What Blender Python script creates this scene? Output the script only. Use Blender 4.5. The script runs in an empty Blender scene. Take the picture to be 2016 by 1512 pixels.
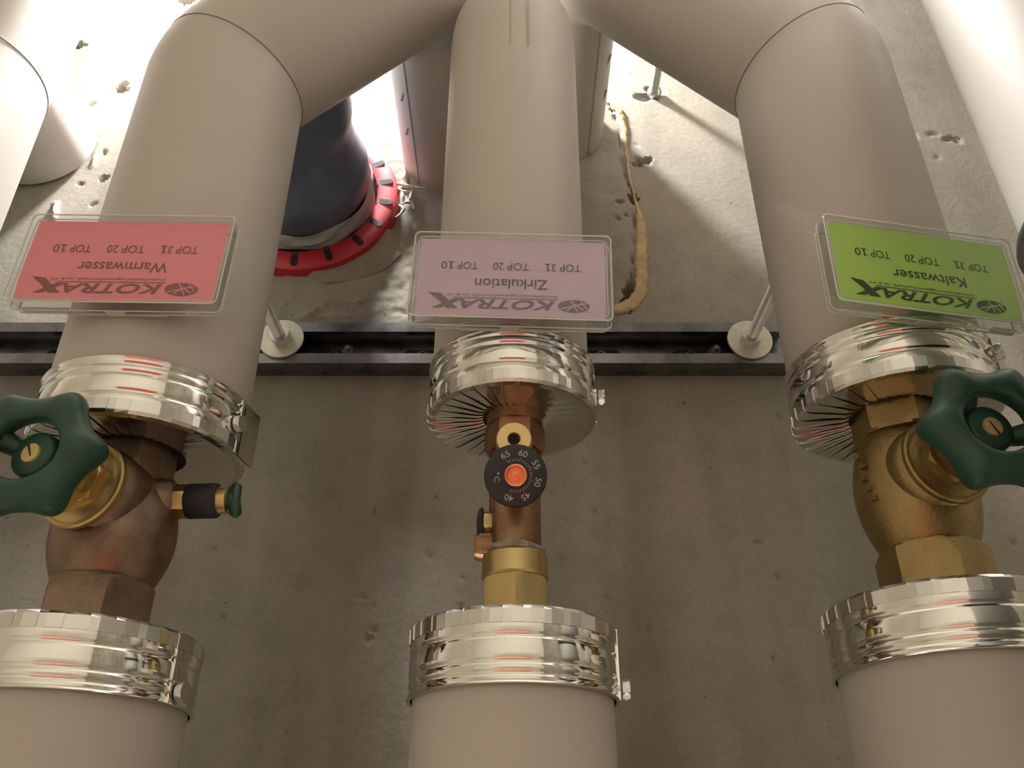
import bpy, bmesh, math, random
import numpy as np
from mathutils import Vector, Matrix, noise

random.seed(7)
SC = bpy.context.scene
COL = SC.collection
PI = math.pi

# ------------------------------------------------------------------ camera, world, lights, exposure
ZC = 1.966                      # camera height; heights below are measured from it ("h")
ALPHA = math.radians(30.5)      # angle between the view and straight up
ca, sa = math.cos(ALPHA), math.sin(ALPHA)
cam = bpy.data.cameras.new('camera')
cam.sensor_width = 36.0
cam.lens = 1700.0 / 2016.0 * 36.0
cam.clip_start = 0.01
co = bpy.data.objects.new('camera', cam)
COL.objects.link(co)
right = Vector((1, 0, 0)); up = Vector((0, -ca, -sa)); back = Vector((0, sa, -ca))
co.matrix_world = Matrix(((right.x, up.x, back.x, 0), (right.y, up.y, back.y, 0), (right.z, up.z, back.z, ZC), (0, 0, 0, 1)))
SC.camera = co

w = bpy.data.worlds.new('world'); SC.world = w; w.use_nodes = True
w.node_tree.nodes['Background'].inputs[0].default_value = (0.9, 0.85, 0.75, 1)
w.node_tree.nodes['Background'].inputs[1].default_value = 0.0

def lamp(name, kind, loc, power, color, **kw):
    l = bpy.data.lights.new(name, kind); l.energy = power; l.color = color
    for k, v in kw.items(): setattr(l, k, v)
    o = bpy.data.objects.new(name, l); COL.objects.link(o); o.location = loc
    return o
lamp('tube_light', 'POINT', (-0.180, -1.06, ZC + 0.537), 94.0, (1.0, 0.97, 0.95), shadow_soft_size=0.035)
la = lamp('room_light', 'AREA', (-0.3, 1.5, ZC + 0.60), 44.0, (1.0, 0.96, 0.79), shape='RECTANGLE', size=1.2, size_y=0.25)
la = lamp('room_light', 'AREA', (0.6, -1.75, ZC + 0.60), 34.0, (1.0, 0.99, 0.94), shape='RECTANGLE', size=1.2, size_y=0.2)

SC.view_settings.view_transform = 'Standard'
SC.view_settings.look = 'None'
SC.view_settings.exposure = 0.0
SC.view_settings.gamma = 1.0
SC.view_settings.use_curve_mapping = False
SC.cycles.use_denoising = True
SC.cycles.max_bounces = 10
SC.cycles.transparent_max_bounces = 24
SC.cycles.sample_clamp_indirect = 8.0
SC.cycles.caustics_reflective = False
SC.cycles.caustics_refractive = False

# ------------------------------------------------------------------ materials
def s2l(c):
    return tuple(((v / 255) / 12.92 if v / 255 <= 0.04045 else ((v / 255 + 0.055) / 1.055) ** 2.4) for v in c)

def mat(name, rgb, rough=0.5, metal=0.0, coat=0.0, nscale=0.0, namt=0.0, bump=0.0, bscale=200.0, spec=0.5, stretch=(1, 1, 1), rvar=0.0):
    m = bpy.data.materials.new(name); m.use_nodes = True
    nt = m.node_tree; b = nt.nodes['Principled BSDF']
    b.inputs['Base Color'].default_value = (*rgb, 1)
    b.inputs['Roughness'].default_value = rough
    b.inputs['Metallic'].default_value = metal
    b.inputs['Specular IOR Level'].default_value = spec
    if coat: b.inputs['Coat Weight'].default_value = coat
    if nscale or bump:
        tc = nt.nodes.new('ShaderNodeTexCoord'); mp = nt.nodes.new('ShaderNodeMapping')
        mp.inputs['Scale'].default_value = stretch
        nt.links.new(tc.outputs['Object'], mp.inputs['Vector'])
    if nscale:
        n = nt.nodes.new('ShaderNodeTexNoise'); n.inputs['Scale'].default_value = nscale; n.inputs['Detail'].default_value = 6
        n.inputs['Roughness'].default_value = 0.6
        nt.links.new(mp.outputs['Vector'], n.inputs['Vector'])
        r = nt.nodes.new('ShaderNodeValToRGB')
        r.color_ramp.elements[0].position = 0.3; r.color_ramp.elements[1].position = 0.7
        r.color_ramp.elements[0].color = (*[v * (1 - namt) for v in rgb], 1)
        r.color_ramp.elements[1].color = (*[min(1, v * (1 + namt)) for v in rgb], 1)
        nt.links.new(n.outputs['Fac'], r.inputs['Fac']); nt.links.new(r.outputs['Color'], b.inputs['Base Color'])
        if rvar:
            mr = nt.nodes.new('ShaderNodeMapRange'); mr.inputs['To Min'].default_value = max(0, rough - rvar); mr.inputs['To Max'].default_value = rough + rvar
            nt.links.new(n.outputs['Fac'], mr.inputs['Value']); nt.links.new(mr.outputs['Result'], b.inputs['Roughness'])
    if bump:
        n2 = nt.nodes.new('ShaderNodeTexNoise'); n2.inputs['Scale'].default_value = bscale; n2.inputs['Detail'].default_value = 4
        bp = nt.nodes.new('ShaderNodeBump'); bp.inputs['Strength'].default_value = bump; bp.inputs['Distance'].default_value = 0.001
        nt.links.new(mp.outputs['Vector'], n2.inputs['Vector']); nt.links.new(n2.outputs['Fac'], bp.inputs['Height']); nt.links.new(bp.outputs['Normal'], b.inputs['Normal'])
    return m

def concrete_mat():
    m = bpy.data.materials.new('concrete'); m.use_nodes = True
    nt = m.node_tree; b = nt.nodes['Principled BSDF']; L = nt.links.new
    b.inputs['Roughness'].default_value = 0.85; b.inputs['Specular IOR Level'].default_value = 0.25
    tc = nt.nodes.new('ShaderNodeTexCoord')
    def nz(scale, stretch, detail=5):
        mp = nt.nodes.new('ShaderNodeMapping'); mp.inputs['Scale'].default_value = stretch
        L(tc.outputs['Object'], mp.inputs['Vector'])
        n = nt.nodes.new('ShaderNodeTexNoise'); n.inputs['Scale'].default_value = scale; n.inputs['Detail'].default_value = detail; n.inputs['Roughness'].default_value = 0.62
        L(mp.outputs['Vector'], n.inputs['Vector']); return n.outputs['Fac']
    def ramp(f, p0, c0, p1, c1):
        r = nt.nodes.new('ShaderNodeValToRGB'); e = r.color_ramp.elements
        e[0].position = p0; e[1].position = p1; e[0].color = (*c0, 1); e[1].color = (*c1, 1)
        L(f, r.inputs['Fac']); return r.outputs['Color']
    def mul(a, c, f=1.0):
        x = nt.nodes.new('ShaderNodeMix'); x.data_type = 'RGBA'; x.blend_type = 'MULTIPLY'; x.inputs['Factor'].default_value = f
        L(a, x.inputs['A']); L(c, x.inputs['B']); return x.outputs['Result']
    base = ramp(nz(5, (1, 1, 1)), 0.3, (0.27, 0.252, 0.215), 0.72, (0.385, 0.362, 0.315))
    st = ramp(nz(9, (1.6, 0.12, 1), 2), 0.35, (0.78, 0.78, 0.77), 0.65, (1.10, 1.09, 1.07))
    blot = ramp(nz(38, (1, 1, 1)), 0.28, (0.88, 0.87, 0.86), 0.50, (1, 1, 1))
    fine = ramp(nz(300, (1, 1, 1), 3), 0.3, (0.91, 0.91, 0.90), 0.7, (1.06, 1.06, 1.05))
    spots = ramp(nz(120, (1, 1, 1), 2), 0.24, (0.55, 0.53, 0.50), 0.30, (1, 1, 1))
    c = mul(mul(mul(mul(base, st), blot), fine), spots)
    L(c, b.inputs['Base Color'])
    bp = nt.nodes.new('ShaderNodeBump'); bp.inputs['Strength'].default_value = 0.22; bp.inputs['Distance'].default_value = 0.0015
    L(nz(160, (1, 1, 1)), bp.inputs['Height']); L(bp.outputs['Normal'], b.inputs['Normal'])
    return m

def clear_mat():
    m = bpy.data.materials.new('clear_acrylic'); m.use_nodes = True
    nt = m.node_tree; nt.nodes.remove(nt.nodes['Principled BSDF']); L = nt.links.new
    out = nt.nodes['Material Output']
    tr = nt.nodes.new('ShaderNodeBsdfTransparent'); tr.inputs[0].default_value = (0.975, 0.98, 0.975, 1)
    gl = nt.nodes.new('ShaderNodeBsdfGlossy'); gl.inputs['Roughness'].default_value = 0.06; gl.inputs['Color'].default_value = (0.95, 0.95, 0.95, 1)
    lw = nt.nodes.new('ShaderNodeLayerWeight'); lw.inputs['Blend'].default_value = 0.5
    pw = nt.nodes.new('ShaderNodeMath'); pw.operation = 'POWER'; pw.inputs[1].default_value = 4.5; L(lw.outputs['Facing'], pw.inputs[0])
    ma = nt.nodes.new('ShaderNodeMath'); ma.operation = 'MULTIPLY_ADD'; ma.inputs[1].default_value = 0.9; ma.inputs[2].default_value = 0.035; ma.use_clamp = True; L(pw.outputs[0], ma.inputs[0])
    mx = nt.nodes.new('ShaderNodeMixShader'); L(ma.outputs[0], mx.inputs[0]); L(tr.outputs[0], mx.inputs[1]); L(gl.outputs[0], mx.inputs[2])
    L(mx.outputs[0], out.inputs['Surface'])
    return m

def edge_glint_mat():  # part-opaque whitish mix that paints highlights on the acrylic edges
    m = bpy.data.materials.new('acrylic_edge_glint'); m.use_nodes = True
    nt = m.node_tree; nt.nodes.remove(nt.nodes['Principled BSDF']); L = nt.links.new
    out = nt.nodes['Material Output']
    tr = nt.nodes.new('ShaderNodeBsdfTransparent')
    gl = nt.nodes.new('ShaderNodeBsdfPrincipled'); gl.inputs['Base Color'].default_value = (0.8, 0.8, 0.76, 1); gl.inputs['Roughness'].default_value = 0.2
    mx = nt.nodes.new('ShaderNodeMixShader'); mx.inputs[0].default_value = 0.72
    L(tr.outputs[0], mx.inputs[1]); L(gl.outputs[0], mx.inputs[2]); L(mx.outputs[0], out.inputs['Surface'])
    return m

M = {}
M['jacket'] = mat('grey_pvc_jacket', (0.50, 0.470, 0.430), 0.52, spec=0.35, bump=0.05, bscale=60)
M['jacket_seam'] = mat('jacket_seam', (0.20, 0.18, 0.16), 0.6)
M['jacket_lap'] = mat('jacket_lap', (0.36, 0.33, 0.30), 0.6)
M['concrete'] = concrete_mat()
M['chrome'] = mat('bright_aluminium', (0.80, 0.785, 0.735), 0.075, 1.0, bump=0.03, bscale=60)
M['blade'] = mat('aluminium_blade', (0.72, 0.70, 0.66), 0.18, 1.0)
M['zinc'] = mat('zinc_plated_steel', (0.66, 0.66, 0.64), 0.34, 1.0, nscale=60, namt=0.12)
M['washer'] = mat('passivated_zinc', (0.62, 0.61, 0.50), 0.42, 0.75, nscale=90, namt=0.12)
M['rail'] = mat('galvanised_rail', (0.24, 0.24, 0.25), 0.30, 1.0, nscale=45, namt=0.3, rvar=0.12)
M['redbronze'] = mat('reddish_bronze', (0.34, 0.20, 0.115), 0.42, 0.9, nscale=70, namt=0.3, bump=0.25, bscale=420, rvar=0.1)
M['bronze'] = mat('brown_bronze', (0.26, 0.185, 0.135), 0.42, 0.9, nscale=70, namt=0.3, bump=0.25, bscale=420, rvar=0.1)
M['castbrass'] = mat('cast_brass', (0.35, 0.255, 0.110), 0.42, 0.9, nscale=60, namt=0.2, bump=0.35, bscale=520, rvar=0.1)
M['brass'] = mat('turned_brass', (0.60, 0.455, 0.205), 0.36, 1.0, nscale=40, namt=0.1)
M['palebrass'] = mat('matt_brass', (0.75, 0.58, 0.26), 0.45, 0.8)
M['green'] = mat('green_handwheel_plastic', (0.020, 0.070, 0.044), 0.42, spec=0.4, nscale=25, namt=0.2)
M['dkgreen'] = mat('dark_green_plastic', (0.012, 0.050, 0.026), 0.45)
M['black'] = mat('black_plastic', (0.018, 0.019, 0.022), 0.40)
M['rubber'] = mat('black_rubber_sleeve', (0.012, 0.012, 0.018), 0.6)
M['white'] = mat('white_print', (0.42, 0.42, 0.40), 0.6)
M['screwglow'] = mat('screw_orange_glow', (0.85, 0.33, 0.16), 0.30, 0.9)  # orange tint paints the red glow reflected in the dial screw
M['drain'] = mat('dark_blue_drain_plastic', (0.125, 0.150, 0.215), 0.42, nscale=14, namt=0.3, bump=0.1, bscale=30)
M['tape'] = mat('grey_tape', (0.40, 0.41, 0.41), 0.5, nscale=30, namt=0.3, bump=0.6, bscale=70)
M['red'] = mat('red_fire_collar', (0.50, 0.026, 0.038), 0.38, nscale=20, namt=0.15)
M['orange'] = mat('unseen_chest_red', (0.60, 0.065, 0.035), 0.5)
M['darkreflect'] = mat('dark_reflection_metal', (0.030, 0.029, 0.028), 0.5, 0.0, spec=0.3)  # dark colour stands in for dark reflections on the metal joint band
M['dark'] = mat('dark_gap', (0.012, 0.012, 0.012), 0.8)
M['foam'] = mat('yellow_foam', (0.50, 0.39, 0.21), 0.8, nscale=60, namt=0.3, bump=0.8, bscale=150)
M['film'] = mat('pale_plaster_scrap', (0.55, 0.50, 0.46), 0.6, nscale=60, namt=0.2)
M['hemp'] = mat('hemp_thread', (0.36, 0.32, 0.26), 0.9, nscale=200, namt=0.4, bump=0.8, bscale=400)
M['cardred'] = mat('red_card', (0.95, 0.28, 0.36), 0.5)
M['cardlilac'] = mat('lilac_card', (0.63, 0.465, 0.63), 0.5)
M['cardgreen'] = mat('green_card', (0.50, 0.85, 0.17), 0.5)
for k, a, b in (('red', (0.20, 0.055, 0.075), (0.25, 0.07, 0.09)), ('lilac', (0.075, 0.055, 0.062), (0.17, 0.13, 0.15)), ('green', (0.035, 0.065, 0.025), (0.05, 0.085, 0.03))):
    M['ink' + k] = mat('ink_on_' + k, a, 0.6); M['logo' + k] = mat('logo_ink_on_' + k, b, 0.6)
M['clear'] = clear_mat()
M['edge'] = edge_glint_mat()
M['floor'] = mat('screed_floor', (0.62, 0.585, 0.515), 0.7, nscale=6, namt=0.08)
M['wall'] = mat('cream_wall', (0.60, 0.56, 0.49), 0.8, nscale=4, namt=0.06)

# ------------------------------------------------------------------ helpers
def V3(x, y, h): return Vector((x, y, ZC + h))

class MB:
    """collects faces, then links them as ONE mesh object"""
    def __init__(s): s.v = []; s.f = []
    def add(s, vs, fs):
        k = len(s.v); s.v += [Vector(p) for p in vs]; s.f += [[i + k for i in f] for f in fs]; return s
    def build(s, name, material, parent=None, label=None, origin=None, smooth=35):
        if parent is not None and origin is None: origin = Vector(parent.get('_o', (0, 0, 0)))
        if origin is None: origin = Vector((0, 0, 0))
        me = bpy.data.meshes.new(name)
        me.from_pydata([tuple(p - origin) for p in s.v], [], s.f); me.update()
        bm = bmesh.new(); bm.from_mesh(me); bmesh.ops.recalc_face_normals(bm, faces=bm.faces)
        bm.to_mesh(me); bm.free()
        me.materials.append(material)
        if smooth:
            me.shade_smooth(); me.set_sharp_from_angle(angle=math.radians(smooth))
        o = bpy.data.objects.new(name, me); COL.objects.link(o)
        if parent is not None:
            o.parent = parent; o['_o'] = tuple(origin)
        else:
            o.location = origin
        if label: o['label'] = label
        return o

def frame(axis):
    a = Vector(axis).normalized()
    r = Vector((0, 0, 1)) if abs(a.z) < 0.9 else Vector((0, 1, 0))
    x = r.cross(a).normalized(); y = a.cross(x); return x, y, a

def lathe(mb, o, axis, prof, n=64, cap0=True, cap1=True, a0=0.0):
    """prof: [(radius, distance along axis)]"""
    x, y, a = frame(axis); o = Vector(o); vs = []; fs = []
    for r, t in prof:
        for i in range(n):
            th = a0 + 2 * PI * i / n
            vs.append(o + a * t + (x * math.cos(th) + y * math.sin(th)) * r)
    for j in range(len(prof) - 1):
        for i in range(n):
            k = (i + 1) % n
            fs.append([j * n + i, j * n + k, (j + 1) * n + k, (j + 1) * n + i])
    if cap0: fs.append(list(range(n))[::-1])
    if cap1: fs.append([(len(prof) - 1) * n + i for i in range(n)])
    return mb.add(vs, fs)

def hexnut(mb, o, axis, af, t0, t1, cham=0.0012, a0=0.0):
    """hexagon prism across flats af, with softened ends"""
    x, y, a = frame(axis); o = Vector(o); R = af / math.sqrt(3)
    n = 48; vs = []; fs = []
    def rad(th):
        k = (th - a0) % (PI / 3); return (af / 2) / math.cos(k - PI / 6)
    rows = []
    for t, lim in ((t0, R * 0.90), (t0 + cham, R * 0.955), (t0 + 2.4 * cham, R * 0.995), (t1 - 2.4 * cham, R * 0.995), (t1 - cham, R * 0.955), (t1, R * 0.90)):
        for i in range(n):
            th = 2 * PI * i / n + a0
            r = min(rad(th), lim); vs.append(o + a * t + (x * math.cos(th) + y * math.sin(th)) * r)
    for j in range(5):
        for i in range(n):
            k = (i + 1) % n; fs.append([j * n + i, j * n + k, (j + 1) * n + k, (j + 1) * n + i])
    fs.append(list(range(n))[::-1]); fs.append([5 * n + i for i in range(n)])
    return mb.add(vs, fs)

def sweep(mb, pts, rad, n=64, cap0=True, cap1=True):
    """round tube along a list of points (rad: number or list)"""
    pts = [Vector(p) for p in pts]; vs = []; fs = []
    t = (pts[1] - pts[0]).normalized(); x, y, _ = frame(t)
    for i, p in enumerate(pts):
        tn = ((pts[min(i + 1, len(pts) - 1)] - p).normalized() + (p - pts[max(i - 1, 0)]).normalized()).normalized() if 0 < i < len(pts) - 1 else ((pts[1] - pts[0]) if i == 0 else (pts[-1] - pts[-2])).normalized()
        x = (x - tn * x.dot(tn)).normalized(); y = tn.cross(x)
        r = rad[i] if isinstance(rad, (list, tuple)) else rad
        for k in range(n):
            th = 2 * PI * k / n; vs.append(p + (x * math.cos(th) + y * math.sin(th)) * r)
    for j in range(len(pts) - 1):
        for i in range(n):
            k = (i + 1) % n; fs.append([j * n + i, j * n + k, (j + 1) * n + k, (j + 1) * n + i])
    if cap0: fs.append(list(range(n))[::-1])
    if cap1: fs.append([(len(pts) - 1) * n + i for i in range(n)])
    return mb.add(vs, fs)

def ring(mb, o, axis, R, r, n=72, m=6):
    x, y, a = frame(axis); o = Vector(o); vs = []; fs = []
    for i in range(n):
        th = 2 * PI * i / n; d = x * math.cos(th) + y * math.sin(th)
        for j in range(m):
            ps = 2 * PI * j / m; vs.append(o + d * (R + r * math.cos(ps)) + a * r * math.sin(ps))
    for i in range(n):
        for j in range(m):
            fs.append([i * m + j, ((i + 1) % n) * m + j, ((i + 1) % n) * m + (j + 1) % m, i * m + (j + 1) % m])
    return mb.add(vs, fs)

def box(mb, c, ex, ey, ez, sx, sy, sz):
    c = Vector(c); vs = []
    for i in (-1, 1):
        for j in (-1, 1):
            for k in (-1, 1): vs.append(c + ex * (i * sx / 2) + ey * (j * sy / 2) + ez * (k * sz / 2))
    return mb.add(vs, [[0, 1, 3, 2], [4, 6, 7, 5], [0, 4, 5, 1], [2, 3, 7, 6], [0, 2, 6, 4], [1, 5, 7, 3]])
EX, EY, EZ = Vector((1, 0, 0)), Vector((0, 1, 0)), Vector((0, 0, 1))

def bend(path_pts, rb, n=14):
    """polyline corners -> points with rounded corners; returns list and the index of each bend's middle"""
    P = [Vector(p) for p in path_pts]; out = [P[0]]; mids = []
    for i in range(1, len(P) - 1):
        d0 = (P[i] - P[i - 1]).normalized(); d1 = (P[i + 1] - P[i]).normalized()
        ang = d0.angle(d1); t = rb[i - 1] * math.tan(ang / 2)
        a = P[i] - d0 * t; nrm = (d1 - d0 * d1.dot(d0)).normalized(); c = a + nrm * rb[i - 1]
        base = len(out)
        for k in range(n + 1):
            th = ang * k / n
            out.append(c - nrm * (rb[i - 1] * math.cos(th)) + d0 * (rb[i - 1] * math.sin(th)))
        mids.append(base + n // 2)
    out.append(P[-1]); return out, mids

def thing(name, label, cat, loc, group=None, rot=None):
    o = bpy.data.objects.new(name, None); COL.objects.link(o)
    o.empty_display_size = 0.03
    o.location = loc
    o['label'] = label; o['category'] = cat; o['_o'] = tuple(loc)
    if group: o['group'] = group
    return o
def tag(o, label, cat, group=None):
    o['label'] = label; o['category'] = cat
    if group: o['group'] = group
    return o

# ------------------------------------------------------------------ the setting
HC = 0.634                       # ceiling height above the camera
ZCEIL = ZC + HC
def structure(name, mb, m, smooth=0):
    o = mb.build(name, m, smooth=smooth); o['kind'] = 'structure'; return o
X0, X1, Y0, Y1 = -2.2, 1.5, -2.3, 2.6
structure('floor', box(MB(), ((X0 + X1) / 2, (Y0 + Y1) / 2, -0.05), EX, EY, EZ, X1 - X0, Y1 - Y0, 0.1), M['floor'])
structure('wall_left', box(MB(), (X0 - 0.05, (Y0 + Y1) / 2, ZCEIL / 2), EX, EY, EZ, 0.1, Y1 - Y0, ZCEIL), M['wall'])
structure('wall_right', box(MB(), (X1 + 0.05, (Y0 + Y1) / 2, ZCEIL / 2), EX, EY, EZ, 0.1, Y1 - Y0, ZCEIL), M['concrete'])
structure('wall_far', box(MB(), ((X0 + X1) / 2, Y0 - 0.05, ZCEIL / 2), EX, EY, EZ, X1 - X0, 0.1, ZCEIL), M['wall'])
structure('wall_near', box(MB(), ((X0 + X1) / 2, Y1 + 0.05, ZCEIL / 2), EX, EY, EZ, X1 - X0, 0.1, ZCEIL), M['wall'])

def ray(px, py): return Vector((0, -sa, ca)) + right * ((px - 1008) / 1700.0) + up * ((756 - py) / 1700.0)
def at(px, py, h):
    """the point of the level h above the camera that the photo shows at this place"""
    r = ray(px, py); return V3(r.x * h / r.z, r.y * h / r.z, h)

def ceiling():
    gx0, gx1, gy0, gy1, st = -0.66, 0.66, -1.02, 0.04, 0.0025
    nx = int(round((gx1 - gx0) / st)) + 1; ny = int(round((gy1 - gy0) / st)) + 1
    xs = np.linspace(gx0, gx1, nx); ys = np.linspace(gy0, gy1, ny)
    X, Y = np.meshgrid(xs, ys); D = np.zeros_like(X)      # D > 0: up into the concrete
    rnd = np.random.RandomState(5)
    def vnoise(scale, seed):
        r = np.random.RandomState(seed); g = r.rand(80, 80)
        u = (X - gx0) * scale % 78; v = (Y - gy0) * scale % 78
        i = u.astype(int); j = v.astype(int); fu = u - i; fv = v - j
        fu = fu * fu * (3 - 2 * fu); fv = fv * fv * (3 - 2 * fv)
        return (g[j, i] * (1 - fu) + g[j, i + 1] * fu) * (1 - fv) + (g[j + 1, i] * (1 - fu) + g[j + 1, i + 1] * fu) * fv
    n1 = vnoise(22, 1); n2 = vnoise(70, 2); n3 = vnoise(200, 3)
    D += (n1 - 0.5) * 0.0006
    def hole(px, py, rx, ry, depth, seed, rag=0.45):
        c = at(px, py, HC); dx = (X - c.x) / rx; dy = (Y - c.y) / ry
        r = np.sqrt(dx * dx + dy * dy); th = np.arctan2(dy, dx)
        rr = np.random.RandomState(seed); e = np.ones_like(r)
        for k in range(2, 7): e += rag / k * 1.3 * np.cos(k * th + rr.rand() * 6.28)
        t = np.clip((e - r) / 0.35, 0, 1); np.maximum(D, t * depth, out=D)
        lip = np.exp(-((r - e * 1.12) / 0.12) ** 2); D[...] = D - lip * 0.0008
    for a in ((1264, 318, 0.0085, 0.006, 0.009, 11), (1283, 186, 0.013, 0.012, 0.0035, 12), (152, 87, 0.008, 0.006, 0.012, 13), (238, 173, 0.010, 0.006, 0.012, 14),
              (365, 2, 0.008, 0.006, 0.012, 15), (203, 352, 0.0035, 0.004, 0.005, 16), (157, 363, 0.0022, 0.002, 0.004, 17), (206, 301, 0.0025, 0.003, 0.004, 18),
              (180, 204, 0.003, 0.003, 0.003, 19), (1246, 391, 0.005, 0.005, 0.008, 20), (1220, 398, 0.003, 0.003, 0.004, 21), (1231, 424, 0.0025, 0.002, 0.004, 22),
              (1800, 268, 0.006, 0.004, 0.0015, 23), (1838, 264, 0.005, 0.004, 0.0012, 24), (1876, 275, 0.009, 0.005, 0.002, 25), (1845, 310, 0.003, 0.003, 0.001, 26),
              (1240, 586, 0.008, 0.013, 0.014, 27), (1215, 430, 0.002, 0.002, 0.004, 28), (1255, 285, 0.003, 0.002, 0.001, 29), (430, 1010, 0.006, 0.002, 0.001, 30), (185, 402, 0.002, 0.002, 0.003, 31)):
        hole(*a)
    def seg_dist(pts):
        best = np.full_like(X, 9.0); side = np.zeros_like(X)
        P = [at(px, py, HC) for px, py in pts]
        for a, b in zip(P[:-1], P[1:]):
            dx, dy = b.x - a.x, b.y - a.y; L2 = dx * dx + dy * dy
            t = np.clip(((X - a.x) * dx + (Y - a.y) * dy) / L2, 0, 1)
            ex = X - a.x - t * dx; ey = Y - a.y - t * dy; d = np.hypot(ex, ey); m = d < best
            best[m] = d[m]; side[m] = np.sign(dx * ey - dy * ex)[m]
        return best, side
    # crack on the edge of the filled opening
    d, s = seg_dist(((1200, 205), (1212, 232), (1220, 275), (1228, 330), (1242, 372), (1249, 410), (1248, 470), (1244, 530), (1240, 585)))
    wv = 0.0009 + 0.0040 * np.clip(n2 - 0.45, 0, 1)
    np.maximum(D, np.clip((wv - d) / 0.001, 0, 1) * 0.004, out=D)
    inside = np.exp(-(d / 0.06) ** 2)
    # mortar fill is rougher and lower than the slab
    box_m = (X > at(690, 500, HC).x) & (X < at(1232, 480, HC).x) & (Y > at(1000, 250, HC).y) & (Y < at(1000, 618, HC).y)
    D[box_m] += ((n2 - 0.5) * 0.0016 + (n3 - 0.5) * 0.0008)[box_m]
    # trowel ridges near the rail and around the pipes
    for pts, wd, ht in ((((590, 628), (615, 618), (636, 600), (650, 592)), 0.0022, 0.0025), (((640, 600), (690, 596), (720, 600)), 0.0015, 0.002), (((620, 625), (660, 622), (700, 626)), 0.0018, 0.002),
                        (((695, 610), (712, 596), (722, 586)), 0.0018, 0.002), (((676, 540), (690, 560), (684, 585)), 0.0012, 0.0012), (((560, 545), (620, 550), (680, 540)), 0.002, 0.002),
                        (((110, 400), (106, 430)), 0.0015, 0.003), (((182, 330), (188, 300), (195, 280)), 0.0012, 0.002), (((798, 330), (800, 360), (792, 372)), 0.0018, 0.003)):
        d, s = seg_dist(pts); D -= np.exp(-(d / wd) ** 2) * ht * (0.5 + n3)
    for i in range(26):
        px, py = rnd.uniform(560, 800), rnd.uniform(560, 632)
        c = at(px, py, HC); r = np.hypot(X - c.x, Y - c.y); D -= np.exp(-(r / rnd.uniform(0.002, 0.005)) ** 2) * rnd.uniform(-0.0015, 0.002)
    for i in range(60):
        px, py = rnd.uniform(0, 2016), rnd.uniform(740, 1300)
        c = at(px, py, HC); r = np.hypot(X - c.x, Y - c.y); D += np.clip((rnd.uniform(0.0012, 0.0028) - r) / 0.001, 0, 1) * 0.002
    edge = np.minimum.reduce([X - gx0, gx1 - X, Y - gy0, gy1 - Y]); D *= np.clip(edge / 0.02, 0, 1)
    Zv = ZCEIL + D
    verts = np.stack([X.ravel(), Y.ravel(), Zv.ravel()], 1)
    idx = np.arange(nx * ny).reshape(ny, nx)
    q = np.stack([idx[:-1, :-1], idx[1:, :-1], idx[1:, 1:], idx[:-1, 1:]], -1).reshape(-1, 4)
    k = len(verts)
    o4 = [(X0, Y0), (X1, Y0), (X1, Y1), (X0, Y1)]
    extra = [(x, y, ZCEIL) for x, y in o4] + [(x, y, ZCEIL + 0.2) for x, y in o4]
    verts = np.vstack([verts, np.array(extra)])
    c00, c10, c11, c01 = idx[0, 0], idx[0, -1], idx[-1, -1], idx[-1, 0]
    faces = q.tolist()
    faces += [[k, int(c00)] + [int(v) for v in idx[0, 1:]] + [k + 1][::1], [k + 1, int(c10)] + [int(v) for v in idx[1:, -1]] + [k + 2],
              [k + 2, int(c11)] + [int(v) for v in idx[-1, ::-1][1:]] + [k + 3], [k + 3, int(c01)] + [int(v) for v in idx[::-1, 0][1:]] + [k]]
    faces += [[k + 4, k + 5, k + 6, k + 7], [k, k + 1, k + 5, k + 4], [k + 1, k + 2, k + 6, k + 5], [k + 2, k + 3, k + 7, k + 6], [k + 3, k, k + 4, k + 7]]
    me = bpy.data.meshes.new('ceiling'); me.from_pydata(verts.tolist(), [], faces); me.update()
    me.materials.append(M['concrete']); me.shade_smooth()
    me.set_sharp_from_angle(angle=math.radians(50))
    o = bpy.data.objects.new('ceiling', me); COL.objects.link(o); o['kind'] = 'structure'
ceiling()

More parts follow.
